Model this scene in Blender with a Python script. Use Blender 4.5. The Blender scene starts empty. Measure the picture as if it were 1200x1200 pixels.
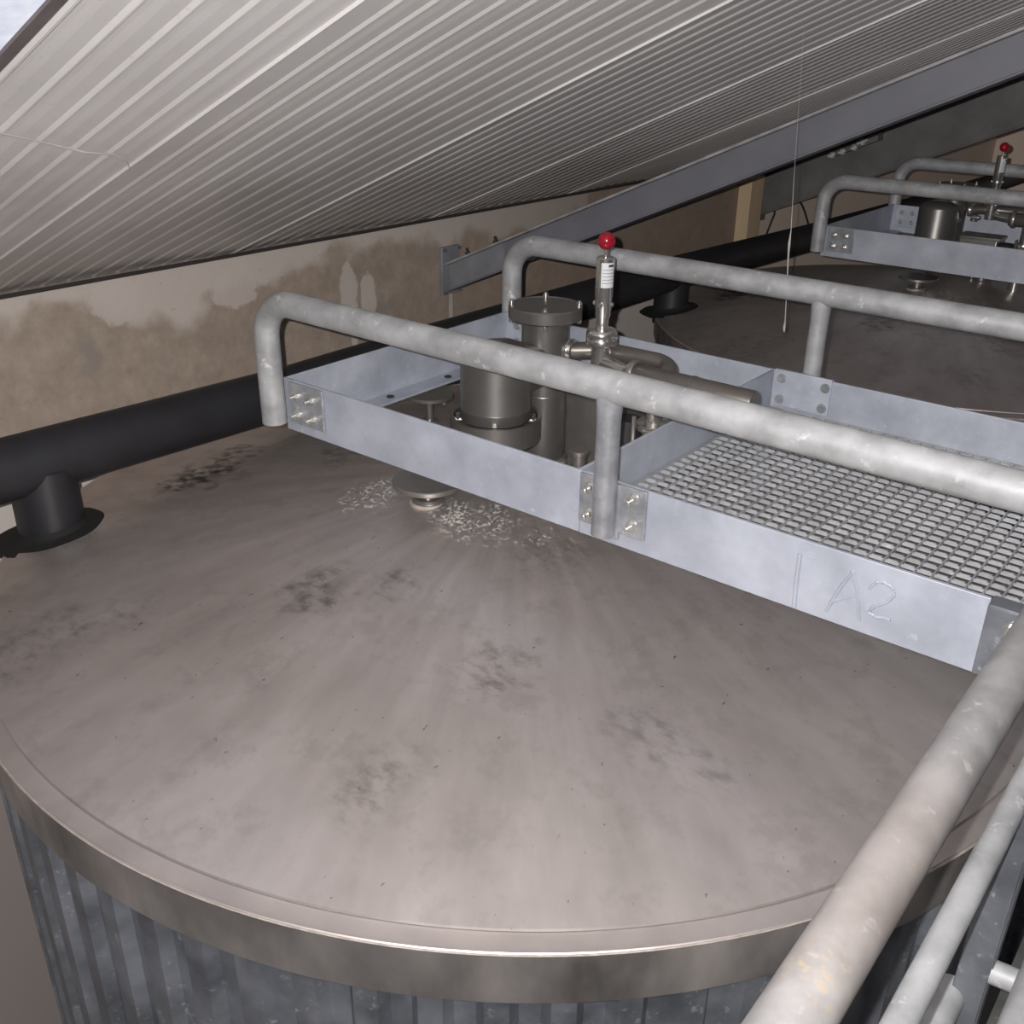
import bpy, bmesh, math, random
from mathutils import Vector, Matrix
random.seed(7)
scn = bpy.context.scene
COL = scn.collection
PI = math.pi

# ------------------------------------------------------------------ camera
CAM = Vector((2.14812, -1.67118, 1.01251)); YAW = math.radians(128.648); PIT = math.radians(25.544); ROL = math.radians(.7326); FPX = 1175.35
d_ = Vector((math.cos(YAW)*math.cos(PIT), math.sin(YAW)*math.cos(PIT), -math.sin(PIT)))
r0 = Vector((math.sin(YAW), -math.cos(YAW), 0)); u0 = r0.cross(d_)
R_ = r0*math.cos(ROL) + u0*math.sin(ROL); U_ = -r0*math.sin(ROL) + u0*math.cos(ROL)
cam = bpy.data.cameras.new('camera'); co = bpy.data.objects.new('camera', cam); COL.objects.link(co)
co.matrix_world = Matrix(((R_.x, U_.x, -d_.x, CAM.x), (R_.y, U_.y, -d_.y, CAM.y), (R_.z, U_.z, -d_.z, CAM.z), (0, 0, 0, 1)))
cam.sensor_width = 36; cam.lens = 36*FPX/1200; cam.clip_start = .02
scn.camera = co
def ray(u, v): return R_*((u-600)/FPX) - U_*((v-600)/FPX) + d_
def onx(u, v, x): d = ray(u, v); return CAM + d*((x-CAM.x)/d.x)
def ony(u, v, y): d = ray(u, v); return CAM + d*((y-CAM.y)/d.y)
def onz(u, v, z): d = ray(u, v); return CAM + d*((z-CAM.z)/d.z)

# ------------------------------------------------------------------ mesh helpers
class MB:
    def __init__(s): s.bm = bmesh.new()
    def face(s, pts):
        return s.bm.faces.new([s.bm.verts.new(p) for p in pts])
    def hexa(s, P):
        v = [s.bm.verts.new(p) for p in P]
        for f in ((0,3,2,1),(4,5,6,7),(0,1,5,4),(1,2,6,5),(2,3,7,6),(3,0,4,7)): s.bm.faces.new([v[i] for i in f])
        return s
    def box(s, x0, x1, y0, y1, z0, z1):
        return s.hexa([(x0,y0,z0),(x1,y0,z0),(x1,y1,z0),(x0,y1,z0),(x0,y0,z1),(x1,y0,z1),(x1,y1,z1),(x0,y1,z1)])
    def tube(s, path, r, seg=20, caps=True):
        path = [Vector(p) for p in path]; n = len(path)
        rs = r if isinstance(r, (list, tuple)) else [r]*n
        T = []
        for i in range(n):
            a = path[max(i-1, 0)]; b = path[min(i+1, n-1)]; T.append((b-a).normalized())
        N = T[0].orthogonal().normalized(); rings = []
        for i in range(n):
            if i: N = (N - T[i]*N.dot(T[i])).normalized()
            B = T[i].cross(N)
            rings.append([s.bm.verts.new(path[i] + (N*math.cos(2*PI*k/seg) + B*math.sin(2*PI*k/seg))*rs[i]) for k in range(seg)])
        for i in range(n-1):
            for k in range(seg):
                s.bm.faces.new((rings[i][k], rings[i][(k+1) % seg], rings[i+1][(k+1) % seg], rings[i+1][k]))
        if caps:
            s.bm.faces.new(rings[0][::-1]); s.bm.faces.new(rings[-1])
        return s
    def lathe(s, prof, c=(0,0,0), seg=48, axis=(0,0,1), a0=0, a1=2*PI, zfun=None):
        """prof: list of (radius, height along axis)"""
        ax = Vector(axis).normalized(); N = Vector((1,0,0)) if abs(ax.z) > .99 else ax.orthogonal().normalized(); B = ax.cross(N); c = Vector(c)
        full = abs(a1-a0-2*PI) < 1e-6; m = seg if full else seg+1; rings = []
        for (r, h) in prof:
            if r < 1e-6: rings.append([s.bm.verts.new(c+ax*h)]); continue
            rings.append([s.bm.verts.new(c + ax*h + (N*math.cos(a0+(a1-a0)*k/seg) + B*math.sin(a0+(a1-a0)*k/seg))*r) for k in range(m)])
        for A, Bq in zip(rings, rings[1:]):
            for k in range(seg):
                j = (k+1) % m
                if len(A) == 1 and len(Bq) == 1: continue
                if len(A) == 1: s.bm.faces.new((A[0], Bq[j], Bq[k]))
                elif len(Bq) == 1: s.bm.faces.new((A[k], A[j], Bq[0]))
                else: s.bm.faces.new((A[k], A[j], Bq[j], Bq[k]))
        return s
    def cyl(s, c, r, h, axis=(0,0,1), seg=32, bev=0.0):
        if bev: return s.lathe([(0,0),(r-bev,0),(r,bev),(r,h-bev),(r-bev,h),(0,h)], c, seg, axis)
        return s.lathe([(0,0),(r,0),(r,h),(0,h)], c, seg, axis)
    def sphere(s, c, r, seg=24):
        n = 12
        return s.lathe([(r*math.sin(PI*i/n), -r*math.cos(PI*i/n)) for i in range(n+1)], c, seg)
    def prism(s, poly, axis, a0, a1):
        """poly 2D extruded along axis 'x','y','z'"""
        f = {'x': lambda p, a: (a, p[0], p[1]), 'y': lambda p, a: (p[0], a, p[1]), 'z': lambda p, a: (p[0], p[1], a)}[axis]
        A = [s.bm.verts.new(f(p, a0)) for p in poly]; B = [s.bm.verts.new(f(p, a1)) for p in poly]; n = len(poly)
        s.bm.faces.new(A); s.bm.faces.new(B[::-1])
        for i in range(n): s.bm.faces.new((A[i], B[i], B[(i+1) % n], A[(i+1) % n]))
        return s
    def build(s, name, mat, parent=None, smooth=True, bevel=0.0, at=None):
        bm = s.bm
        bmesh.ops.recalc_face_normals(bm, faces=bm.faces)
        org = Vector(at) if at is not None else Vector((0,0,0))
        off = org
        if parent is not None:
            off = WORLD[parent.name]
        bmesh.ops.translate(bm, verts=bm.verts, vec=-off)
        me = bpy.data.meshes.new(name)
        if smooth:
            for f in bm.faces: f.smooth = True
            for e in bm.edges:
                if len(e.link_faces) == 2 and e.calc_face_angle(0) > .6: e.smooth = False
        bm.to_mesh(me); bm.free()
        me.materials.append(mat)
        o = bpy.data.objects.new(name, me); COL.objects.link(o)
        if parent is not None: o.parent = parent
        else: o.location = org
        WORLD[o.name] = off
        if bevel:
            b = o.modifiers.new('bevel', 'BEVEL'); b.width = bevel; b.segments = 2; b.limit_method = 'ANGLE'
        return o
WORLD = {}
def thing(name, label, cat, loc=(0,0,0), group=None):
    o = bpy.data.objects.new(name, None); COL.objects.link(o); o.location = loc; o.empty_display_size = .1
    o['label'] = label; o['category'] = cat
    if group: o['group'] = group
    WORLD[o.name] = Vector(loc); return o
def tag(o, label, cat, group=None):
    o['label'] = label; o['category'] = cat
    if group: o['group'] = group
    return o
def struct(o): o['kind'] = 'structure'; return o
def arc(c, r, a0, a1, n, ex, ey):
    c = Vector(c); ex = Vector(ex); ey = Vector(ey)
    return [c + ex*(r*math.cos(a0+(a1-a0)*i/n)) + ey*(r*math.sin(a0+(a1-a0)*i/n)) for i in range(n+1)]
def copy_tree(o, parent=None):
    c = o.copy(); COL.objects.link(c); c.parent = parent
    for ch in list(o.children): copy_tree(ch, c)
    return c

# ------------------------------------------------------------------ materials
def new_mat(name):
    m = bpy.data.materials.new(name); m.use_nodes = True
    nt = m.node_tree; b = nt.nodes['Principled BSDF']
    tc = nt.nodes.new('ShaderNodeTexCoord')
    return m, nt, b, tc.outputs['Object']
def noise(nt, co, scale, detail=4, rough=.55, vec=None):
    n = nt.nodes.new('ShaderNodeTexNoise'); n.inputs['Scale'].default_value = scale; n.inputs['Detail'].default_value = detail; n.inputs['Roughness'].default_value = rough
    if vec:
        mp = nt.nodes.new('ShaderNodeMapping'); mp.inputs['Scale'].default_value = vec; nt.links.new(co, mp.inputs['Vector']); co = mp.outputs['Vector']
    nt.links.new(co, n.inputs['Vector']); return n.outputs['Fac']
def ramp(nt, fac, stops):
    r = nt.nodes.new('ShaderNodeValToRGB'); e = r.color_ramp.elements
    while len(e) < len(stops): e.new(.5)
    for q, (p, c) in zip(e, stops): q.position = p; q.color = (*c, 1) if len(c) == 3 else c
    nt.links.new(fac, r.inputs['Fac']); return r.outputs['Color']
def mth(nt, op, a, b=None, clamp=False):
    n = nt.nodes.new('ShaderNodeMath'); n.operation = op; n.use_clamp = clamp
    for i, x in enumerate((a, b)):
        if x is None: continue
        if isinstance(x, (int, float)): n.inputs[i].default_value = x
        else: nt.links.new(x, n.inputs[i])
    return n.outputs[0]
def mix(nt, fac, a, b, mode='MIX'):
    n = nt.nodes.new('ShaderNodeMix'); n.data_type = 'RGBA'; n.blend_type = mode
    for s, x in ((n.inputs['Factor'], fac), (n.inputs[6], a), (n.inputs[7], b)):
        if isinstance(x, (int, float)): s.default_value = x
        elif isinstance(x, tuple): s.default_value = (*x, 1)
        else: nt.links.new(x, s)
    return n.outputs[2]
def bump(nt, b, h, strength, dist=.01):
    n = nt.nodes.new('ShaderNodeBump'); n.inputs['Strength'].default_value = strength; n.inputs['Distance'].default_value = dist
    nt.links.new(h, n.inputs['Height']); nt.links.new(n.outputs['Normal'], b.inputs['Normal'])
def rng(nt, v, a, b):
    n = nt.nodes.new('ShaderNodeMapRange'); n.interpolation_type = 'SMOOTHSTEP'
    n.inputs['From Min'].default_value = a; n.inputs['From Max'].default_value = b; nt.links.new(v, n.inputs['Value']); return n.outputs['Result']
def simple(name, col, rough=.5, metal=0.0, var=.12, scale=12, bmp=0.0, vec=None):
    m, nt, b, co = new_mat(name)
    lo = tuple(c*(1-var) for c in col); hi = tuple(min(1, c*(1+var)) for c in col)
    f = noise(nt, co, scale, vec=vec)
    nt.links.new(ramp(nt, f, [(.3, lo), (.7, hi)]), b.inputs['Base Color'])
    b.inputs['Roughness'].default_value = rough; b.inputs['Metallic'].default_value = metal
    if bmp: bump(nt, b, f, bmp)
    return m
def galvanised(name, lo, hi, fleck, metal=.25, rough=.45, scale=9, flecks=.5):
    m, nt, b, co = new_mat(name)
    f = noise(nt, co, scale, 5, .6)
    c = ramp(nt, f, [(.32, lo), (.68, hi)])
    v = nt.nodes.new('ShaderNodeTexVoronoi'); v.inputs['Scale'].default_value = 38; nt.links.new(co, v.inputs['Vector'])
    g = noise(nt, co, 26, 3, .7)
    c = mix(nt, mth(nt, 'MULTIPLY', rng(nt, g, .60, .74), flecks), c, fleck)
    sp = ramp(nt, v.outputs['Distance'], [(0, (.94,.94,.95)), (1, (1.05,1.05,1.06))])
    c = mix(nt, .6, c, sp, 'MULTIPLY')
    nt.links.new(c, b.inputs['Base Color'])
    nt.links.new(ramp(nt, f, [(.3, (rough-.08,)*3), (.7, (rough+.12,)*3)]), b.inputs['Roughness'])
    b.inputs['Metallic'].default_value = metal
    bump(nt, b, mth(nt, 'ADD', g, f), .12, .004)
    return m
M = {}
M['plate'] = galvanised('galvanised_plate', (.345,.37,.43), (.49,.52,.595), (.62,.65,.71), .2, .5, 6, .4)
M['rail'] = galvanised('galvanised_tube', (.29,.293,.298), (.46,.464,.475), (.70,.70,.71), .2, .5, 14, .7)
M['zinc_dark'] = galvanised('galvanised_bracket', (.26,.27,.29), (.46,.47,.50), (.70,.71,.73), .45, .35, 16, .6)
M['grating'] = galvanised('galvanised_grating', (.30,.31,.325), (.45,.46,.485), (.68,.68,.68), .25, .42, 20, .4)
M['bolt'] = simple('zinc_bolt', (.62,.61,.58), .28, .8)
M['bell'] = simple('satin_dark_steel', (.165,.157,.150), .38, .65, .06, 30)
M['steel'] = simple('satin_stainless', (.36,.34,.32), .34, .8, .08, 20)
M['chrome'] = simple('polished_stainless', (.62,.60,.57), .2, .9, .04, 20)
M['bronze'] = simple('stained_pipe', (.19,.172,.158), .34, .65, .15, 14)
def worn_dimmed_rail():
    m = M['rail'].copy(); m.name = 'worn_dimmed_tube'; nt = m.node_tree; b = nt.nodes['Principled BSDF']
    co = [n for n in nt.nodes if n.type == 'TEX_COORD'][0].outputs['Object']
    src = b.inputs['Base Color'].links[0].from_socket
    g = noise(nt, co, 120, 4, .7); c = src
    for (u, v, rad) in ((965, 1150, .05), (925, 1140, .02), (1072, 1015, .02)):
        P = onz(u, v, .285) - Vector((2.0, -.31, -.95))
        n = nt.nodes.new('ShaderNodeVectorMath'); n.operation = 'DISTANCE'; nt.links.new(co, n.inputs[0]); n.inputs[1].default_value = P
        c = mix(nt, mth(nt, 'MULTIPLY', rng(nt, n.outputs['Value'], rad, rad*.3), mth(nt, 'MULTIPLY', rng(nt, g, .5, .64), .75)), c, (.56,.47,.33))
    P = onz(1010, 1010, .29) - Vector((2.0, -.31, -.95))
    n = nt.nodes.new('ShaderNodeVectorMath'); n.operation = 'DISTANCE'; nt.links.new(co, n.inputs[0]); n.inputs[1].default_value = P
    c = mix(nt, mth(nt, 'MULTIPLY', rng(nt, n.outputs['Value'], .28, .05), .35), c, (.40,.32,.28))
    c = mix(nt, 1.0, c, (.68,.66,.65), 'MULTIPLY')  # whole tube darkened against overexposure by the near flash
    nt.links.new(c, b.inputs['Base Color']); return m
M['worn_dimmed'] = worn_dimmed_rail()
M['red'] = simple('red_plastic', (.30,.008,.022), .18, 0, .05)
M['label'] = simple('white_label', (.68,.68,.70), .5, 0, .03)
M['ink'] = simple('dark_ink', (.04,.04,.045), .5)
M['ink_grey'] = simple('grey_ink', (.33,.33,.36), .5)
M['black'] = simple('black_plastic', (.017,.0165,.020), .5, 0, .2, 8, .05)
M['bitumen'] = simple('black_mastic', (.008,.008,.008), .85, 0, .3, 30, .2)
M['beam'] = simple('grey_beam_paint', (.185,.185,.215), .5, .1, .15, 3)
M['beam2'] = simple('dark_beam_steel', (.16,.155,.155), .55, .2, .25, 4)
M['beamlight'] = simple('pale_beam_paint', (.24,.245,.27), .5, .1, .15, 9)
M['flange_edge'] = simple('highlight_flange', (.36,.355,.36), .5, .1, .25, 14)  # highlight along the top flange painted as a lighter colour
M['pillar'] = simple('pale_timber', (.62,.47,.31), .7, 0, .15, 3, 0, (1, 1, .2))
M['trim'] = simple('brown_trim', (.13,.11,.11), .6, 0, .15, 20)
M['dark_gap_parts'] = simple('dark_gap_and_parts', (.03,.026,.025), .8)
M['floor'] = simple('concrete_floor', (.42,.39,.37), .85, 0, .1, 3)
M['paleplaster'] = simple('pale_wall_paint', (.82,.69,.59), .85, 0, .06, 2)
M['web'] = simple('dust_fibre', (.55,.53,.5), .9)
M['zinc_bright'] = simple('bright_zinc', (.78,.77,.74), .35, .35)
M['deck'] = galvanised('deck_plate', (.10,.105,.10), (.17,.17,.16), (.3,.3,.3), .2, .5)

# ceiling sheet
m, nt, b, co_ = new_mat('white_roof_sheet'); M['ceiling'] = m
f = noise(nt, co_, 1.6, 5, .6); g = noise(nt, co_, 60, 2, .5)
c = ramp(nt, f, [(.3, (.66,.635,.632)), (.7, (.80,.775,.772))])
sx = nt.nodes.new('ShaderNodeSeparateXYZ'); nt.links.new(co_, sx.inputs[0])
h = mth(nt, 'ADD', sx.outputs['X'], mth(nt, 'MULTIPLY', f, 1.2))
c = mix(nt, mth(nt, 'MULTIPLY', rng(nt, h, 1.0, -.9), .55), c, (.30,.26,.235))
c = mix(nt, mth(nt, 'MULTIPLY', rng(nt, g, .66, .8), .25), c, (.25,.23,.21))
nt.links.new(c, b.inputs['Base Color']); b.inputs['Roughness'].default_value = .42

# raw concrete wall, painted pale further down and beyond the pillar
m, nt, b, co_ = new_mat('stained_wall'); M['wall'] = m
sx = nt.nodes.new('ShaderNodeSeparateXYZ'); nt.links.new(co_, sx.inputs[0])
f = noise(nt, co_, 2.6, 6, .62); g = noise(nt, co_, 14, 5, .65); h = noise(nt, co_, 1.3, 3, .5)
c = ramp(nt, g, [(.3, (.315,.25,.20)), (.7, (.435,.352,.29))])
c = mix(nt, rng(nt, noise(nt, co_, 5, 4, .6), .55, .72), c, (.30,.255,.225))
pl = mth(nt, 'ADD', mth(nt, 'MULTIPLY', h, 1.4), mth(nt, 'MULTIPLY', sx.outputs['Z'], 1.9))
pl = mth(nt, 'ADD', pl, mth(nt, 'MULTIPLY', f, .55))
pl = mth(nt, 'SUBTRACT', pl, mth(nt, 'MULTIPLY', sx.outputs['Y'], .07))
c = mix(nt, mth(nt, 'MULTIPLY', rng(nt, pl, 1.02, 1.16), .9), c, (.60,.535,.49))
c = mix(nt, mth(nt, 'MULTIPLY', rng(nt, noise(nt, co_, 30, 3, .7), .66, .76), .5), c, (.16,.11,.07))
# darker brown tone grows towards the pillar
c = mix(nt, mth(nt, 'MULTIPLY', rng(nt, sx.outputs['Y'], 1.2, 3.4), .45), c, (.25,.175,.135))
for (y_, z_, ry, rz) in ((1.38, -.05, .055, .13), (1.50, -.09, .05, .11), (1.40, -.22, .02, .12), (.25, .12, .10, .09), (.78, .08, .12, .09), (2.06, -.28, .015, .15)):
    dy = mth(nt, 'DIVIDE', mth(nt, 'SUBTRACT', sx.outputs['Y'], y_), ry); dz = mth(nt, 'DIVIDE', mth(nt, 'SUBTRACT', sx.outputs['Z'], z_), rz)
    q = mth(nt, 'ADD', mth(nt, 'SQRT', mth(nt, 'ADD', mth(nt, 'MULTIPLY', dy, dy), mth(nt, 'MULTIPLY', dz, dz))), mth(nt, 'MULTIPLY', mth(nt, 'SUBTRACT', g, .5), 1.2))
    c = mix(nt, mth(nt, 'MULTIPLY', rng(nt, q, 1.05, .85), .8), c, (.60,.53,.49))
edge = mth(nt, 'ADD', sx.outputs['Z'], mth(nt, 'MULTIPLY', f, .05))
c = mix(nt, rng(nt, edge, -.385, -.40), c, (.66,.60,.56))
c = mix(nt, rng(nt, edge, -1.1, -1.3), c, (.36,.315,.295))
c = mix(nt, rng(nt, sx.outputs['Y'], 5.36, 5.38), c, (.80,.66,.56))
nt.links.new(c, b.inputs['Base Color']); b.inputs['Roughness'].default_value = .85
bump(nt, b, g, .25, .01)

# skylight sheet (daylight behind a fibrous translucent pane)
m, nt, b, co_ = new_mat('skylight_sheet'); M['sky'] = m
f = noise(nt, co_, 22, 5, .6)
c = ramp(nt, f, [(.3, (.66,.69,.84)), (.7, (.92,.93,1))])
nt.links.new(c, b.inputs['Emission Color']); b.inputs['Emission Strength'].default_value = .86
b.inputs['Base Color'].default_value = (.08,.08,.09,1); b.inputs['Roughness'].default_value = .6

# ------------------------------------------------------------------ tank constants
CX, CY, RT, ZR, ZA = .523, .410, 1.476, -.345, -.085
RL = 1.433                                            # where the cone meets its lip
def zc(x, y): return ZA + (ZR-ZA)*math.hypot(x-CX, y-CY)/RT
def oncone(u, v):
    d = ray(u, v); t = .3
    while t < 9:
        P = CAM + d*t
        if P.z < zc(P.x, P.y): return P
        t += .001
    return P
FLOOR = -3.5
TB = Vector((CX, CY, FLOOR))

# dull stainless tank roof with wear
m, nt, b, co_ = new_mat('dusty_stainless'); M['lid'] = m
f1 = noise(nt, co_, 2.2, 5, .55); f2 = noise(nt, co_, 9, 6, .65); f3 = noise(nt, co_, 70, 3, .6)
c = ramp(nt, f1, [(.3, (.57,.515,.495)), (.7, (.69,.635,.615))])
c = mix(nt, mth(nt, 'MULTIPLY', rng(nt, f2, .5, .68), .22), c, (.215,.19,.178))
fine = noise(nt, co_, 85, 5, .75)
sx = nt.nodes.new('ShaderNodeSeparateXYZ'); nt.links.new(co_, sx.inputs[0])
an = mth(nt, 'ARCTAN2', sx.outputs['Y'], sx.outputs['X']); rad_ = mth(nt, 'SQRT', mth(nt, 'ADD', mth(nt, 'MULTIPLY', sx.outputs['X'], sx.outputs['X']), mth(nt, 'MULTIPLY', sx.outputs['Y'], sx.outputs['Y'])))
cv = nt.nodes.new('ShaderNodeCombineXYZ'); nt.links.new(mth(nt, 'MULTIPLY', an, 5.5), cv.inputs[0]); nt.links.new(mth(nt, 'MULTIPLY', rad_, 1.3), cv.inputs[1])
st = noise(nt, cv.outputs[0], 2.2, 6, .6)
c = mix(nt, .75, c, ramp(nt, st, [(.3, (.80,.79,.785)), (.7, (1.08,1.08,1.08))]), 'MULTIPLY')
def spot(u, v, rad):
    P = oncone(u, v) - TB
    n = nt.nodes.new('ShaderNodeVectorMath'); n.operation = 'DISTANCE'; nt.links.new(co_, n.inputs[0]); n.inputs[1].default_value = P
    return rng(nt, mth(nt, 'ADD', n.outputs['Value'], mth(nt, 'MULTIPLY', mth(nt, 'SUBTRACT', f2, .5), rad*2.2)), rad, rad*.25)
mid = noise(nt, co_, 22, 4, .6, (1, 1.6, 1))
for (u, v, rad, col, k, lo) in ((232,560,.17,(.05,.043,.036),1.17,.36), (275,535,.14,(.06,.052,.045),1.1,.38), (372,690,.12,(.12,.105,.09),.8,.38), (462,683,.10,(.13,.12,.10),.7,.45), (575,790,.13,(.16,.13,.085),.7,.45),
                       (765,862,.12,(.17,.15,.14),.6,.42), (440,915,.12,(.20,.18,.165),.6,.42), (835,920,.07,(.18,.16,.15),.6,.45), (400,535,.14,(.11,.10,.088),.6,.42), (640,640,.15,(.13,.12,.11),.5,.4),
                       (30,755,.2,(.12,.105,.10),.5,.45), (150,720,.12,(.14,.125,.12),.5,.47)):
    c = mix(nt, mth(nt, 'MULTIPLY', mth(nt, 'MULTIPLY', spot(u, v, rad), rng(nt, mid, lo-.05, lo+.3)), k*.85), c, col)
wm = None
for (u, v, rad, lo) in ((438,580,.14,.52), (575,612,.13,.53), (640,632,.1,.56), (530,605,.10,.50), (115,575,.07,.60), (240,530,.09,.62)):
    k_ = mth(nt, 'MULTIPLY', spot(u, v, rad), rng(nt, fine, lo, lo+.07)); wm = k_ if wm is None else mth(nt, 'MAXIMUM', wm, k_)
c = mix(nt, mth(nt, 'MULTIPLY', wm, .95), c, (.70,.67,.62))
nt.links.new(mth(nt, 'MULTIPLY', mth(nt, 'SUBTRACT', 1.0, wm), .85), b.inputs['Metallic'])
c = mix(nt, mth(nt, 'MULTIPLY', rng(nt, noise(nt, co_, 60, 2, .4, (1.6, .7, 1)), .74, .78), .6), c, (.06,.05,.045))
nt.links.new(c, b.inputs['Base Color']); b.inputs['Metallic'].default_value = .85
nt.links.new(ramp(nt, f2, [(.3, (.42,)*3), (.7, (.52,)*3)]), b.inputs['Roughness'])
bump(nt, b, f3, .03, .003)
M['band'] = simple('stained_band', (.40,.365,.355), .46, .75, .5, 6, .05, (1, 1, .5))
M['lip'] = simple('stainless_lip', (.60,.54,.52), .46, .85, .12, 7)
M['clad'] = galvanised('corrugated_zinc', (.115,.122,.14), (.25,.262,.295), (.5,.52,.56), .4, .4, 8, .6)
M['deposit'] = simple('mineral_weld', (.42,.37,.34), .6, .2, .2, 60)

# ------------------------------------------------------------------ room
XW = -1.25; ZC0 = .212; SL = .42
def zceil(x): return ZC0 + SL*(x-XW)
nrm = Vector((-SL, 0, 1)).normalized()                # ceiling upward normal
prof = []
J0 = -.37-1.15
edge_y = -.875
panels = [(-.37-1.15, 12), (-.37, 12), (.78, 12), (1.93, 12), (3.06, 12), (4.21, 12), (5.36, 12), (6.51, 12), (7.66, 12), (8.81, 12), (9.96, 12)]
prof.append((edge_y, 0.0))
for (y0, n) in panels:
    pw = 1.15/12
    for k in range(12):
        y = y0 + k*pw
        if y < edge_y+.01: continue
        if k == 0: prof += [(y-.002, 0), (y, -.006), (y+.004, -.006), (y+.0045, 0)]
        else: prof += [(y-.005, 0), (y+.005, -.0042), (y+.010, -.0042), (y+.018, 0), (y+.030, 0), (y+.052, -.0014), (y+.0535, .0)]
prof = [p for p in prof if p[0] < 11.5] + [(11.5, 0)]
def bow(y):
    t = ((y+.37) % 1.15)/1.15; return .014*(1-(2*t-1)**2)
prof = [(y, h+bow(y)) for y, h in prof]
mb = MB(); rows = []
for x in (XW-.05, 4.6):
    rows.append([mb.bm.verts.new(Vector((x, y, zceil(x))) + nrm*h) for (y, h) in prof])
for i in range(len(prof)-1): mb.bm.faces.new((rows[0][i], rows[0][i+1], rows[1][i+1], rows[1][i]))
for (ya, yb, za, zb) in ((edge_y, 11.5, .07, .11),):   # roof thickness above the liner
    P = []
    for z in (za, zb):
        for (x, y) in ((XW-.05, ya), (4.6, ya), (4.6, yb), (XW-.05, yb)): P.append(Vector((x, y, zceil(x))) + nrm*z)
    mb.hexa(P)
for (xa, xb, ya, yb) in ((XW-.05, -.101, -1.4, -.901), (1.501, 4.6, -1.4, -.901), (XW-.05, 4.6, -3.3, -1.402)):   # roof around and beyond the skylight
    P = []
    for n in (0, .11):
        for (x, y) in ((xa, ya), (xb, ya), (xb, yb), (xa, yb)): P.append(Vector((x, y, zceil(x))) + nrm*n)
    mb.hexa(P)
struct(mb.build('ceiling', M['ceiling'], smooth=False))
def slab(x0, x1, y0, y1, n0, n1):
    P = []
    for n in (n0, n1):
        for (x, y) in ((x0, y0), (x1, y0), (x1, y1), (x0, y1)): P.append(Vector((x, y, zceil(x))) + nrm*n)
    return MB().hexa(P)
struct(slab(XW-.05, 4.6, -.899, edge_y-.002, -.004, .11).build('trim_1', M['trim'], smooth=False))
struct(slab(-.1, 1.5, -1.4, -.901, .0, .01).build('window_1', M['sky'], smooth=False))
struct(slab(XW+.001, XW+.02, -.87, 11.4, -.020, -.008).build('trim_gap_shade', M['dark_gap_parts'], smooth=False))  # dark strip stands in for the shaded gap between wall and ceiling
struct(MB().box(XW-.2, XW, -3.2, 11.5, FLOOR, .20).build('wall_left', M['wall'], smooth=False))
struct(MB().prism([(XW-.2, FLOOR), (4.6, FLOOR), (4.6, zceil(4.6)), (XW-.2, zceil(XW-.2))], 'y', 11.51, 11.7).build('wall_far', M['paleplaster'], smooth=False))
struct(MB().box(XW-.2, 4.6, -3.2, 11.5, FLOOR-.1, FLOOR).build('floor', M['floor'], smooth=False))

# pillar in the wall
p = MB().box(XW+.001, XW+.10, 5.10, 5.30, FLOOR, .12).build('pillar', M['pillar'], at=(XW+.05, 5.2, FLOOR), bevel=.006)
tag(p, 'narrow pale timber pillar against the wall below the dark beam', 'pillar')

# ------------------------------------------------------------------ steel beams
Qa = ony(545, 334, 1.985); Qb = ony(1132, 111, 1.985); Qt = ony(939, 137, 1.985)
def zb1(x): return Qa.z + (Qb.z-Qa.z)/(Qb.x-Qa.x)*(x-Qa.x)
HB = Qt.z - zb1(Qt.x)
b1 = thing('steel_beam', 'blue-grey sloping steel roof beam with its end plate bolted to the brown wall', 'beam', (XW, 2.04, 0))
def sloped(mb, x0, x1, y0, y1, fz, h0, h1):
    return mb.hexa([(x0,y0,fz(x0)+h0),(x1,y0,fz(x1)+h0),(x1,y1,fz(x1)+h0),(x0,y1,fz(x0)+h0),(x0,y0,fz(x0)+h1),(x1,y0,fz(x1)+h1),(x1,y1,fz(x1)+h1),(x0,y1,fz(x0)+h1)])
sloped(MB(), -1.225, 4.5, 2.035, 2.045, zb1, .006, HB-.006).build('web', M['beam'], b1, smooth=False)
sloped(MB(), -1.225, 4.5, 1.985, 2.095, zb1, HB-.012, HB).build('flange', M['flange_edge'], b1, smooth=False, bevel=.003)
sloped(MB(), -1.225, 4.5, 1.985, 2.095, zb1, 0, .010).build('flange', M['beam'], b1, smooth=False, bevel=.003)
ep = MB().box(XW+.001, XW+.022, 1.978, 2.110, -.172, .062).build('end_plate', M['beamlight'], b1, bevel=.003)
for (y, z) in ((1.99, .050), (2.098, .050), (1.99, -.160), (2.098, -.160)):
    MB().cyl((XW+.022, y, z), .009, .014, (1,0,0), 6).build('bolt', M['beam2'], ep)
sloped(MB(), -1.225, -.88, 2.026, 2.035, zb1, .012, HB-.012).build('splice_plate', M['beamlight'], b1, smooth=False)
for x in (-.905, -1.08):
    t = MB(); t.cyl((x, 2.0, zb1(x)+HB), .011, .012, (-.38,0,.92), 6); t.cyl((x, 2.0, zb1(x)+HB+.01), .006, .02, (-.38,0,.92), 10)
    t.build('bolt', M['dark_gap_parts'], b1)
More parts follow.
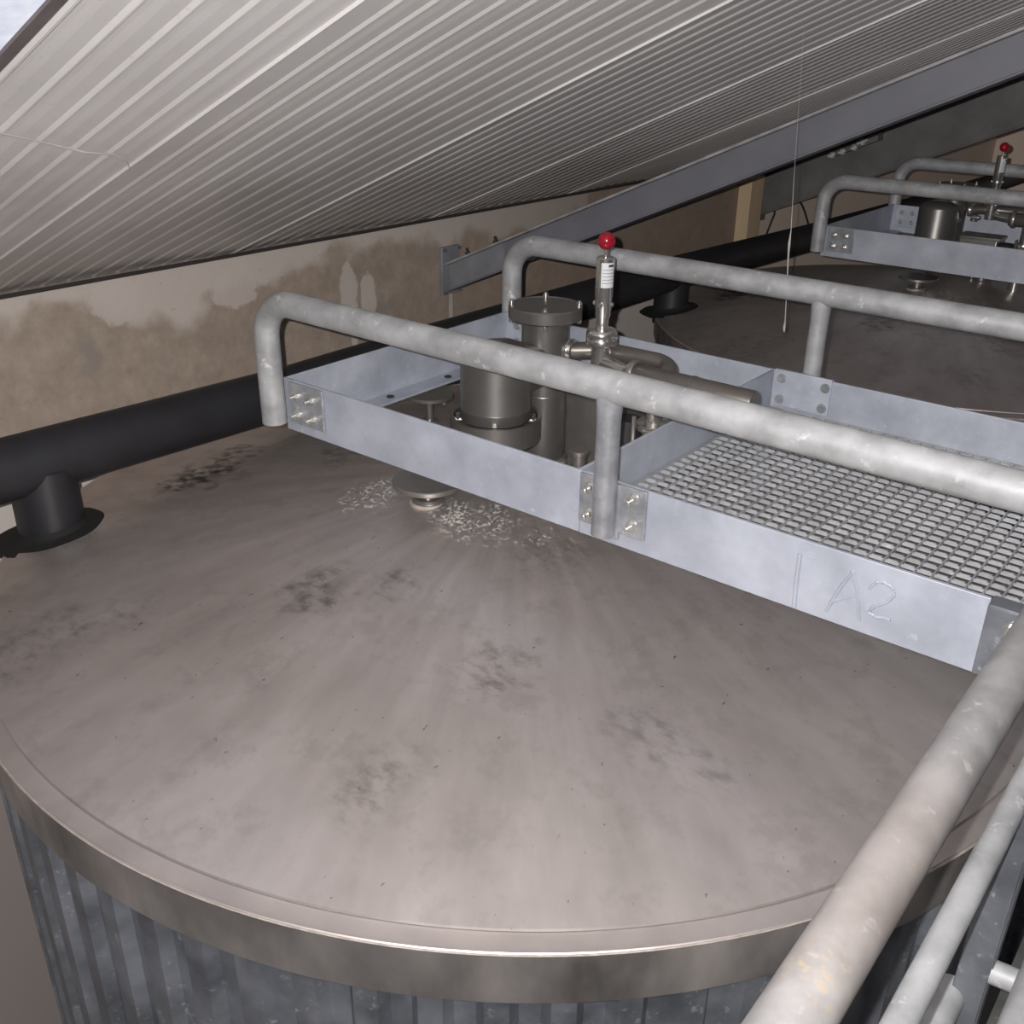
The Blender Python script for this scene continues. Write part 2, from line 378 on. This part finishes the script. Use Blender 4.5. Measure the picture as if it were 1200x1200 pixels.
# the darker, deeper beam behind
Pa = ony(892, 252, 5.4); Pb = ony(1200, 149, 5.4); s2 = (Pb.z-Pa.z)/(Pb.x-Pa.x)
def zb2(x): return Pa.z + s2*(x-Pa.x)
b2 = thing('steel_beam', 'dark deep steel roof beam behind the blue-grey one with a row of shiny bolts', 'beam', (XW, 5.45, 0))
sloped(MB(), XW+.03, 3.2, 5.44, 5.46, zb2, .01, .33).build('web', M['beam2'], b2, smooth=False)
sloped(MB(), XW+.03, 3.2, 5.375, 5.525, zb2, 0, .014).build('flange', M['beam2'], b2, smooth=False, bevel=.003)
sloped(MB(), XW+.03, 3.2, 5.375, 5.525, zb2, .33, .344).build('flange', M['beam2'], b2, smooth=False, bevel=.003)
MB().box(XW+.001, XW+.03, 5.375, 5.525, Pa.z-.05, .15).build('end_plate', M['beam2'], b2, bevel=.003)
cl = sloped(MB(), -.70, -.40, 5.34, 5.44, zb2, .235, .285).build('cleat', M['beam2'], b2, smooth=False)
for (u, v, ln) in ((974, 182, .05), (986, 178, .05), (1000, 173, .04), (1010, 167, .075)):
    P = ony(u, v, 5.30)
    t = MB(); t.cyl((P.x-ln/2, 5.315, P.z-.01), .011, ln, (.9,0,.42), 10); t.cyl((P.x-ln*.1, 5.315, P.z-.002), .024, .016, (.9,0,.42), 6); t.cyl((P.x-.004, 5.315, P.z-.002), .008, .125, (0,1,0), 8)
    t.build('bolt', M['zinc_bright'], b2)
# cables hanging off the dark beam
P0, P1, P2 = onx(909, 240, XW+.04), onx(903, 262, XW+.04), onx(893, 288, XW+.04)
tag(MB().tube([P0, P0.lerp(P1, .5)+Vector((.01,0,0)), P1, P2], .008, 8).build('cable', M['dark_gap_parts'], at=P0), 'thin dark cable hanging on the pale wall beside the pillar', 'cable')
P0, P1, P2 = onx(934, 232, XW+.04), onx(943, 248, XW+.04), onx(949, 268, XW+.04)
tag(MB().tube([P0, P0.lerp(P1, .5)+Vector((.01,0,0)), P1, P2], .008, 8).build('cable', M['dark_gap_parts'], at=P0), 'thin dark cable on the pale wall behind the hanging dust strand', 'cable')

# ------------------------------------------------------------------ tanks
def make_tank():
    t = thing('storage_tank', 'large round steel tank with dusty cone roof in the foreground', 'tank', TB)
    SEG = 192
    mb = MB()
    pr = [(0, ZA-FLOOR)] + [(RL*i/14, ZA+(ZR+.004-ZA)*(RL*i/14)/RL*(RL/RT)*1.0-FLOOR) for i in range(1, 15)]
    zl = pr[-1][1]
    pr += [(RL+.002, zl-.004)]
    mb.lathe(pr, TB, SEG)
    lid = mb.build('cone_roof', M['lid'], t)
    zt = ZR-FLOOR
    lip = MB().lathe([(RL-.004, zl-.0045), (RT-.012, zt+.001), (RT-.004, zt+.001), (RT, zt-.003)], TB, SEG).build('rim_lip', M['lip'], t)
    MB().lathe([(RT-.002, zt-.001), (RT+.001, zt+.0012), (RT+.0025, zt-.001), (RT+.001, zt-.004)], TB, SEG).build('weld_bead', M['deposit'], lip)
    MB().lathe([(RT, zt-.003), (RT+.001, zt-.02), (RT-.001, zt-.115), (RT-.012, zt-.117)], TB, SEG).build('rim_band', M['band'], t)
    # corrugated cladding
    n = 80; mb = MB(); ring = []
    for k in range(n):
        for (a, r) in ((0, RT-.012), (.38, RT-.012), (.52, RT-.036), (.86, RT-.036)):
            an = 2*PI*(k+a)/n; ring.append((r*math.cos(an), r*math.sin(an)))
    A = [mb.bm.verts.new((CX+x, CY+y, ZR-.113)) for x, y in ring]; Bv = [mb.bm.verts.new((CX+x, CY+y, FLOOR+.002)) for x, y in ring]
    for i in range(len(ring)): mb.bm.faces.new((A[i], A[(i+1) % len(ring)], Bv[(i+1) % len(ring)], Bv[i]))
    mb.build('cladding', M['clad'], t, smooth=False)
    # nozzles with blank discs
    def nozzle(x, y, zdisc, rd, rs, rb):
        z0 = zc(x, y)-.006
        nz = MB().lathe([(rb, z0-.02), (rb, z0+.014), (rb-.006, z0+.02), (rs, z0+.02), (rs, zdisc)], (x, y, 0), 24).build('nozzle', M['steel'], t)
        MB().cyl((x, y, zdisc-.002), rd, .014, seg=40, bev=.002).build('blank_disc', M['steel'], nz)
        return nz
    Pn = oncone(502, 587); nzx, nzy = Pn.x, Pn.y; zd = ony(506, 568, nzy).z
    nz = nozzle(nzx, nzy, zd, .096, .022, .045)
    MB().lathe([(.046, zc(nzx, nzy)-.016), (.052, zc(nzx, nzy)-.002), (.048, zc(nzx, nzy)+.004), (.04, zc(nzx, nzy)+.002)], (nzx, nzy, 0), 24).build('weld_bead', M['deposit'], nz)
    Pd = onz(503, 462, -.10); dx0, dy0 = Pd.x, Pd.y
    nz = nozzle(dx0, dy0, -.107, .083, .013, .035)
    for (dx, dy) in ((-.05, -.03), (.05, .02), (-.01, .06)):
        MB().cyl((dx0+dx, dy0+dy, -.130), .007, .026, seg=8).build('bolt', M['bolt'], nz)
    nozzle(.684, .455, -.036, .028, .022, .026)
    nz = nozzle(.640, .44, -.075, .012, .009, .014)
    
    return t, lid
tank1, lid1 = make_tank()

# ------------------------------------------------------------------ breather vent
def make_vent():
    x, y = .53, .486
    t = thing('breather_vent', 'dark satin steel breather vent with a bolted top flange inside the near gangway', 'vent', (x, y, zc(x, y)))
    MB().lathe([(.075, zc(x, y)-.02), (.075, zc(x, y)+.004), (.064, zc(x, y)+.012), (.0635, .1), (.0635, .325), (0, .325)], (x, y, 0), 48).build('riser_pipe', M['bell'], t)
    MB().lathe([(.0638, .0995), (.0646, .102), (.0638, .1045)], (x, y, 0), 48).build('weld_seam', M['bell'], t)
    fl = MB().lathe([(.0635, .312), (.097, .313), (.101, .317), (.101, .345), (.098, .349), (.090, .3495), (.088, .347), (0, .347)], (x, y, 0), 56).build('top_flange', M['bell'], t)
    for k in range(4):
        a = math.radians(36.6+90*k); bx, by = x+.092*math.cos(a), y+.092*math.sin(a)
        q = MB(); q.lathe([(0,.300),(.008,.300),(.008,.312),(.005,.312),(.005,.346),(.0085,.346),(.0085,.355),(.005,.355),(.005,.361),(0,.361)], (bx, by, 0), 12)
        q.build('bolt', M['chrome'], fl)
    bx, by = .521, .288
    pth = [(x, y-.03, .185), (x-.002, y-.075, .190), (x-.005, y-.115, .194), (x-.007, y-.15, .197), (bx, by, .199)]
    MB().tube(pth, [.0615, .066, .076, .088, .094], 40).build('side_elbow', M['bell'], t)
    prf = [(0, .078), (.09, .078), (.0945, .081), (.0945, .108), (.0952, .110), (.0945, .112), (.0945, .252)]
    prf += [(.0945*math.cos(PI/2*i/10), .252+.034*math.sin(PI/2*i/10)) for i in range(1, 11)]
    MB().lathe(prf, (bx, by, 0), 64).build('bell_housing', M['bell'], t)
    rg = MB().lathe([(.113, .086), (.123, .086), (.123, .024), (.118, .019), (0, .019), (0, .028), (.113, .028), (.113, .086)], (bx, by, 0), 64).build('weather_ring', M['bell'], t)
    for k in range(4):
        a = math.radians(-52+90*k + 0)
        c, s = math.cos(a), math.sin(a)
        q = MB(); q.tube([(bx+.088*c, by+.088*s, .070), (bx+.116*c, by+.116*s, .070)], .0065, 8)
        q.tube([(bx+.102*c, by+.102*s, .028), (bx+.102*c, by+.102*s, .088)], .0065, 8)
        q.build('spacer', M['chrome'], rg)
    return t
vent1 = make_vent()

# ------------------------------------------------------------------ lever valve and pipework
def make_valve():
    y = .52; x = .695
    t = thing('hand_valve', 'upright polished valve with a red ball knob inside the near gangway', 'valve', (x, y, .20))
    c = (x, y, 0)
    MB().sphere((x, y, .534), .0225, 28).build('ball_knob', M['red'], t)
    MB().cyl((x, y, .488), .0055, .035, seg=14).build('spindle', M['chrome'], t)
    body = MB().lathe([(0, .494), (.021, .494), (.0238, .491), (.0238, .392), (.0228, .388), (.0228, .360), (.0205, .355), (.0205, .340), (.0165, .333), (.0165, .300)], c, 36).build('body', M['chrome'], t)
    lb = MB().lathe([(.0238, .418), (.0241, .418), (.0241, .482), (.0238, .482)], c, 20, a0=math.radians(-80), a1=math.radians(12)).build('label', M['label'], body)
    lb['label'] = 'white label with small print'
    q = MB()
    q.lathe([(.0242, .4715), (.0244, .4715), (.0244, .4775), (.0242, .4775)], c, 10, a0=math.radians(-35), a1=math.radians(4)); q.build('label_logo', M['ink'], body)
    q = MB()
    for i in range(5):
        z = .463 - i*.0085
        q.lathe([(.0242, z), (.0244, z), (.0244, z+.0022), (.0242, z+.0022)], c, 10, a0=math.radians(-72), a1=math.radians(4))
    q.build('label_print', M['ink_grey'], body)
    for k in range(4):
        a = math.radians(-75+90*k)
        MB().cyl((x+.0185*math.cos(a), y+.0185*math.sin(a), .372), .006, .009, (math.cos(a), math.sin(a), 0), 12).build('side_screw', M['steel'], body)
    MB().lathe([(.012, .300), (.0165, .306), (.036, .304), (.041, .299), (.0425, .293), (.0425, .282), (.0415, .280), (.0425, .278), (.0425, .266), (.039, .262), (.020, .262)], c, 40).build('clamp_collar', M['chrome'], t)
    MB().lathe([(.0265, .262), (.0265, .19), (0, .19)], c, 28).build('lower_body', M['chrome'], t)
    return t
valve1 = make_valve()
def make_pipework():
    A = ony(668, 411, .515); B = ony(720, 413, .575); Cc = ony(782, 427, .585)
    tl = ony(735, 441, .50); tr = ony(884, 474, .50); tl.z = tr.z = .205
    t = thing('pipework', 'stainless sampling pipework with an elbow and a horizontal drum behind the near rail', 'pipe', (.90, .50, zc(.90, .5)))
    z = B.z
    pt = [Vector((.585, .515, A.z)), Vector((A.x+.01, .525, A.z)), Vector((A.x+.045, .55, z)), Vector((B.x, .575, z))]
    ex = Cc.x+.005
    pt += [Vector((ex-.03, .58, z))]
    for i in range(1, 9):
        a = PI/2*i/8; pt.append(Vector((ex-.03+.055*math.sin(a), .58-.055*(1-math.cos(a)), z-.012*i/8)))
    e = pt[-1]; pt.append(Vector((e.x, .50, z-.035)))
    MB().tube(pt, .0235, 24).build('elbow_pipe', M['bronze'], t)
    for P, ax in ((Vector((A.x+.0, .518, A.z)), (1, .15, 0)), (Vector((e.x, .515, z-.03)), (0, -1, -.5))):
        MB().lathe([(.0235, -.012), (.031, -.010), (.033, -.003), (.030, 0), (.033, .003), (.031, .010), (.0235, .012)], P, 28, ax).build('clamp', M['chrome'], t)
    q = MB().cyl((A.x+.03, .50, A.z-.05), .017, .03, seg=12); q.cyl((A.x+.02, .49, A.z-.03), .011, .04, (1, 0, 0), 10); q.build('clamp_nut', M['chrome'], t)
    # horizontal drum
    dr = MB().lathe([(0, 0), (.031, 0), (.0335, .004), (.0335, tr.x-tl.x-.004), (.031, tr.x-tl.x), (0, tr.x-tl.x)], (tl.x, .50, .205), 36, (1, 0, 0)).build('drum', M['bronze'], t)
    MB().lathe([(.034, .012), (.040, .012), (.042, .016), (.042, .026), (.040, .030), (.034, .030)], (tl.x, .50, .205), 36, (1, 0, 0)).build('ring', M['steel'], dr)
    MB().lathe([(.0335, .19), (.0355, .192), (.0355, .20), (.0335, .202)], (tl.x, .50, .205), 36, (1, 0, 0)).build('weld_seam', M['bronze'], dr)
    MB().tube([(.70, .52, .215), (.75, .51, .21), (tl.x+.005, .50, .205)], .022, 20).build('tee_pipe', M['chrome'], t)
    # vertical leg standing on the tank
    x = .885; z0 = zc(x, .50)-.01
    MB().lathe([(.030, z0), (.030, .02), (.046, .022), (.046, .040), (.030, .044), (.030, .07), (.046, .074), (.048, .082), (.046, .092), (.024, .096), (.024, .185)], (x, .50, 0), 32).build('leg_pipe', M['chrome'], t)
    q = MB().cyl((x+.005, .445, .082), .007, .055, (.95, -.1, .1), 10); q.cyl((x-.022, .437, .04), .006, .08, (0, 0, 1), 10); q.cyl((x+.04, .44, .055), .012, .03, (0, 0, 1), 12); q.build('clamp_lever', M['chrome'], t)
    # dark valve body beside the leg
    q = MB().lathe([(0, -.09), (.040, -.09), (.044, -.08), (.044, .075), (.036, .085), (0, .085)], (.805, .50, 0), 32); q.build('valve_body', M['black'], t)
    return t
pipe1 = make_pipework()
def make_box():
    x0, x1, y0, y1 = .548, .752, .562, .70; z1 = .09; 
    t = thing('inspection_box', 'plain stainless box standing behind the vent in the near gangway', 'box', (.645, .63, zc(.645, .63)))
    b_ = MB().box(x0, x1, y0, y1, -.122, z1).build('housing', M['steel'], t, bevel=.012)
    MB().box(.63, .67, .61, .65, zc(.65, .63)-.01, -.11).build('foot', M['steel'], t)
    MB().box(x0-.004, x1+.004, y0-.004, y1+.004, z1-.012, z1+.003).build('cover', M['steel'], t, bevel=.003)
    return t
box1 = make_box()

# ------------------------------------------------------------------ gangway
T, W, XD, L = .15, .97, 1.0, 1.861
def make_gangway():
    g = thing('gangway', 'galvanised gangway with weld-lettered side plate crossing the foreground tank roof', 'gangway', (0, 0, 0))
    sp = MB().box(0, 1.004, 0, .008, 0, T).build('side_plate', M['plate'], g, bevel=.0015)
    s2 = MB().box(1.006, L, -.001, .008, 0, T+.001).build('side_plate', M['plate'], g, bevel=.0015)
    s3 = MB().box(0, 2.05, W-.008, W, 0, T).build('side_plate', M['plate'], g, bevel=.0015)
    MB().tube([(1.519, -.002, .122), (1.520, -.002, .06), (1.523, -.002, .004)], .0045, 10).build('weld_seam', M['plate'], s2)
    ep = MB().box(0, .008, .009, W-.009, 0, T).build('end_plate', M['plate'], g, bevel=.0015)
    fl = MB().box(.008, .075, .009, W-.009, 0, .008).build('end_flange', M['plate'], g, bevel=.0015)
    for yy in (.36, .62): MB().lathe([(0, .0085), (.012, .0085), (.012, .0125), (0, .0125)], (.045, yy, 0), 6).build('bolt', M['dark_gap_parts'], fl)
    MB().box(XD-.008, XD, .009, W-.009, 0, T).build('divider_plate', M['plate'], g, bevel=.0015)
    # letters laid down as weld bead
    def bead(pts, r=.0032):
        P = [ony(u, v, -.001) for u, v in pts]; out = []
        for a, b_ in zip(P, P[1:]):
            for k in range(6): 
                q = a.lerp(b_, k/6); q.y = -.001; out.append(q + Vector((random.uniform(-.001,.001), 0, random.uniform(-.001,.001))))
        out.append(P[-1]); return MB().tube(out, [r*random.uniform(.75,1.25) for _ in out], 8)
    lt = bead([(968,716),(984,690),(1000,668),(1003,684),(1006,706),(1007,727)])
    m2 = bead([(972,705),(988,701),(1004,698)]).bm
    me = bpy.data.meshes.new('tmp'); m2.to_mesh(me); lt.bm.from_mesh(me); bpy.data.meshes.remove(me)
    lt.build('weld_letter', M['plate'], s2)
    bead([(1019,690),(1027,682),(1036,682),(1047,690),(1048,698),(1039,706),(1024,711),(1018,717),(1025,722),(1044,726)]).build('weld_letter', M['plate'], s2)
    # grating
    gr = MB(); x0, x1, y0, y1 = 1.006, 1.95, .012, W-.012; P = .0333; ny = int((y1-y0)/P); nx = int((x1-x0)/P)
    for j in range(ny+1):
        y = y0 + j*P; gr.box(x0, x1, y-.0018, y+.0018, .0325, .0395)
        for i in range(nx):
            xa = x0 + i*P; gr.box(xa+.006, xa+.027, y-.0018, y+.0018, .0395, .0422)
    for i in range(nx+1):
        x = x0 + i*P; gr.box(x-.0018, x+.0018, y0, y1, .0325, .0405)
    gr.box(x0-.003, x1, y0-.003, y0, .012, .042); gr.box(x0-.003, x1, y1, y1+.003, .012, .042); gr.box(x0-.003, x0, y0, y1, .012, .042)
    gr.build('grating', M['grating'], g, smooth=False)
    # support angles under the frame
    for x in (.6, 1.35):
        pass
    eb = MB().box(L+.001, 1.945, -.020, -.010, .01, T-.003); eb.box(L+.001, 1.945, -.020, .02, T-.004, T)
    eb = eb.build('end_bracket', M['clad'], g, bevel=.0015)  # darker zinc paints in the shade of a face angled away
    for z in (.035, .115): bolt_mb((1.905, -.020, z), (0, -1, 0)).build('bolt', M['bolt'], eb)
    # feet that carry the frame on the roof
    for (x, y) in ((1.02, W-.06),):
        z0 = min(zc(x, y), 0)
        f = MB().box(x-.02, x+.02, y-.02, y+.02, z0-.01, .0).build('foot', M['zinc_dark'], g, bevel=.002)
    return g
def bolt_mb(c, ax, nut=True):
    q = MB(); c = Vector(c); a = Vector(ax)
    q.cyl(c, .0135, .003, ax, 20); q.cyl(c+a*.003, .0105, .010, ax, 6)
    if nut: q.cyl(c+a*.013, .0062, .014, ax, 12, .0015)
    return q
gang1 = make_gangway()

def make_handrail(far, label):
    sg = 1 if far else -1
    yr = W+.036 if far else -.038
    face = W if far else 0.0
    h = thing('handrail', label, 'handrail', (1.0, yr, 0))
    rr = .034; zt = .377 if far else .373; br = .105
    x0 = -.006
    pts = [Vector((x0, yr, .028)), Vector((x0, yr, zt-br))]
    pts += arc((x0+br, yr, zt-br), br, PI, PI/2, 12, (1,0,0), (0,0,1))[1:]
    pts += [Vector((.6, yr, zt)), Vector((1.2, yr, zt-.001)), Vector((1.925, yr, zt-.006))]
    MB().tube(pts, rr, 28).build('rail_tube', M['rail'], h)
    xp = 1.093
    MB().tube([(xp, yr, .039), (xp, yr, .30), (xp, yr, zt-.018)], [.0255, .0255, .029], 24).build('post', M['zinc_dark' if not far else 'rail'], h)
    def bracket(xa, xb, za, zb_, bolts, web=None):
        if far:
            b_ = MB().box(xa, xb, W-.0145, W-.0085, za, zb_+.004)
            ax = (0, -1, 0); yb_ = W-.0145
        else:
            b_ = MB().box(xa, xb, -.009, -.0012, za, zb_); ax = (0, -1, 0); yb_ = -.009
        b_ = b_.build('bracket', M['plate' if far else 'zinc_dark'], h, bevel=.0015)
        for (x, z) in bolts: bolt_mb((x, yb_, z), ax, not far).build('bolt', M['zinc_dark' if far else 'bolt'], b_)
        if far:
            MB().box(xa, xb, W+.001, W+.008, za, zb_).build('bracket_plate', M['zinc_dark'], b_)
    bracket(.028, .165, .030, .146, [(.062,.112),(.122,.112),(.062,.058),(.122,.058)])
    if far:
        bracket(1.004, 1.174, .05, .152, [(1.027,.132),(1.158,.130),(1.028,.070),(1.156,.070)])
    else:
        bracket(1.008, 1.070, .034, .150, [(1.036,.122),(1.036,.060)])
        bracket(1.112, 1.178, .036, .150, [(1.147,.126),(1.147,.064)])
        MB().box(1.068, 1.114, -.013, -.0015, .020, .150).build('gusset', M['zinc_dark'], h, bevel=.001)
    return h
hr_n = make_handrail(False, 'near handrail of the foreground gangway, with bolted bracket and flattened post')
hr_f = make_handrail(True, 'far handrail of the foreground gangway, passing behind the red-knobbed valve')

# ------------------------------------------------------------------ second tank: copies
OFF = Vector((.110, 3.38, 0)); RZ = 0.0; RM = Matrix.Rotation(RZ, 3, 'Z')
def second(o, label, dx=0.0):
    c = copy_tree(o); c.location = o.location + OFF + Vector((dx, 0, 0)); c['label'] = label; return c
tank2 = second(tank1, 'second steel tank in the dark background behind the foreground tank')
second(vent1, 'steel breather vent on the background tank, mostly hidden by its handrail', -.06)
second(valve1, 'red-knobbed valve on the background tank by the right edge', -.05)
second(pipe1, 'stainless sampling pipework on the background tank at the right edge', -.05)
second(box1, 'plain stainless box behind the vent on the background tank', -.05)
gang2 = second(gang1, 'galvanised gangway crossing the roof of the background tank')
second(hr_n, 'near handrail of the background gangway, with a bent end left of its vent')
second(hr_f, 'far handrail of the background gangway, against the pale wall')
nz2 = [c for c in tank2.children if c.name.startswith('nozzle')]
nz2[0].location += Vector((.03, .06, .006))
for c in list(nz2[1].children_recursive) + [nz2[1]]: bpy.data.objects.remove(c)

# ------------------------------------------------------------------ black vent duct behind the tanks
XP, RP = -.555, .089
duct = thing('ventilation_duct', 'long black plastic duct running along the wall over both tank edges', 'duct', (XP, 0, -.14))
pp = [Vector((XP, -3.0, -.05)), Vector((XP, -1.0, -.090)), Vector((XP, -.55, -.102)), Vector((XP, 0, -.118)), Vector((XP, .45, -.130)), Vector((XP, 1.1, -.126)), Vector((XP, 3.1, -.138)), Vector((XP, 4.8, -.185)), Vector((XP, 7.0, -.22)), Vector((XP, 11.3, -.25))]
MB().tube(pp, RP, 40).build('duct_pipe', M['black'], duct)
def stub(y, cxo, cyo):
    z_at = lambda x, yy: ZA + (ZR-ZA)*math.hypot(x-cxo, yy-cyo)/RT
    zb_ = z_at(XP, y)
    s = MB().lathe([(.094, zb_-.07), (.092, -.12)], (XP, y, 0), 40).build('stub_pipe', M['black'], duct)
    q = MB(); rings = []
    for (r, h) in ((.0945, .028), (.097, .019), (.104, .011), (.118, .007), (.140, .005), (.165, -.002)):
        ring = []
        for k in range(40):
            a = 2*PI*k/40; jit = 1 + (.02*math.sin(3*a+1)+.015*math.sin(7*a))*(r-.09)/.06
            x, yy = XP+r*jit*math.cos(a), y+r*jit*math.sin(a)
            zz = z_at(x, yy) if math.hypot(x-cxo, yy-cyo) < RT else ZR
            ring.append(q.bm.verts.new((x, yy, zz+h)))
        rings.append(ring)
    for A, Bq in zip(rings, rings[1:]):
        for k in range(40): q.bm.faces.new((A[k], A[(k+1) % 40], Bq[(k+1) % 40], Bq[k]))
    c = q.build('sealing_collar', M['bitumen'], s)
stub(-.455, CX, CY)
c2 = RM @ Vector((CX, CY, 0)) + OFF
stub(3.06, c2.x, c2.y)

# ------------------------------------------------------------------ access platform railing, bottom right
xd = onz(1197, 1195, -.31).x
rl = thing('guardrail', 'galvanised guardrail of the access platform crossing the lower right corner', 'guardrail', (2.0, -.31, -.95))
MB().tube([(1.976, -.07, .268), (1.976, -1.0, .267), (1.978, -2.6, .264)], .0313, 32).build('top_rail', M['worn_dimmed'], rl)
MB().tube([(2.014, .60, .016), (2.012, -1.0, .0146), (2.012, -2.6, .013)], .0180, 32).build('mid_rail', M['rail'], rl)
MB().tube([(1.999, -.30, -.405), (1.997, -1.0, -.405), (1.997, -2.6, -.405)], .025, 28).build('lower_rail', M['rail'], rl)
po = MB().box(2.000, 2.046, -.322, -.312, -.95, -.004).build('post', M['clad'], rl, bevel=.002)
MB().box(2.040, 2.048, -.312, -.275, -.95, -.004).build('post_flange', M['clad'], po, bevel=.002)
MB().tube([(1.976, -2.5, -.95), (1.976, -2.5, .262)], .022, 20).build('post', M['rail'], rl)
MB().tube([(2.03, -.30, -.335), (xd, -.30, -.325)], .020, 16).build('spur_tube', M['rail'], rl)
ir = MB().tube([(xd, .25, -.31), (xd, -1.0, -.31), (xd, -2.6, -.31)], .027, 28).build('inner_rail', M['rail'], rl)
MB().tube([(xd, .2, -.95), (xd, .2, -.31)], .020, 16).build('post', M['rail'], rl)
struct(MB().box(2.03, 4.2, -3.0, .9, -1.0, -.951).build('floor_platform', M['deck'], smooth=False))

# ------------------------------------------------------------------ dust strands
def ceilhit(u, v, n=.0):
    d = ray(u, v); t = (zceil(CAM.x)-CAM.z)/(d.z-SL*d.x); return CAM + d*t
top = ceilhit(943, 30); yS = top.y
pts = [top] + [ony(u, v, yS) for u, v in ((937, 110), (931, 200), (927, 270), (925, 285), (924, 298), (922, 340), (920, 376), (919, 384), (919, 389))]
tag(MB().tube(pts, [.0003, .0003, .0005, .0012, .0042, .0028, .0012, .0018, .0045, .002], 6).build('dust_strand', M['web'], at=top), 'long pale dust strand hanging down from the ceiling in front of the beams', 'cobweb')
pts = [ceilhit(u, v) - nrm*.014 for u, v in ((-20, 143), (0, 147), (30, 154), (60, 161), (95, 170), (130, 173), (146, 182), (150, 192))]
tag(MB().tube(pts, [.0012, .0013, .0011, .0016, .0022, .0013, .001, .0008], 6).build('cobweb', M['web'], at=pts[0]), 'thin cobweb thread stretched across the ribs of the white ceiling at left', 'cobweb')

# ------------------------------------------------------------------ light
def lamp(name, kind, loc, energy, size, col=(1,1,1)):
    l = bpy.data.lights.new(name, kind); l.energy = energy; l.color = col
    if kind == 'POINT': l.shadow_soft_size = size
    o = bpy.data.objects.new(name, l); COL.objects.link(o); o.location = loc; return o
fl_ = lamp('camera_flash', 'POINT', CAM - R_*.035 + U_*.02 - d_*.005, 95, .006, (1, .975, .95))
fl_.data.use_nodes = True; nt = fl_.data.node_tree
em = nt.nodes['Emission']; fo = nt.nodes.new('ShaderNodeLightFalloff'); fo.inputs['Strength'].default_value = 1
ad = nt.nodes.new('ShaderNodeMath'); ad.operation = 'MULTIPLY_ADD'      # linear and quadratic falloff mixed
nt.links.new(fo.outputs['Linear'], ad.inputs[0]); ad.inputs[1].default_value = .72
q_ = nt.nodes.new('ShaderNodeMath'); q_.operation = 'MULTIPLY'; nt.links.new(fo.outputs['Quadratic'], q_.inputs[0]); q_.inputs[1].default_value = .62
nt.links.new(q_.outputs[0], ad.inputs[2]); nt.links.new(ad.outputs[0], em.inputs['Strength'])
w = bpy.data.worlds.new('world'); scn.world = w; w.use_nodes = True
w.node_tree.nodes['Background'].inputs['Color'].default_value = (.85, .9, 1, 1); w.node_tree.nodes['Background'].inputs['Strength'].default_value = .04
vs = scn.view_settings; vs.view_transform = 'Standard'; vs.look = 'None'; vs.gamma = 1; vs.use_curve_mapping = False; vs.exposure = 0
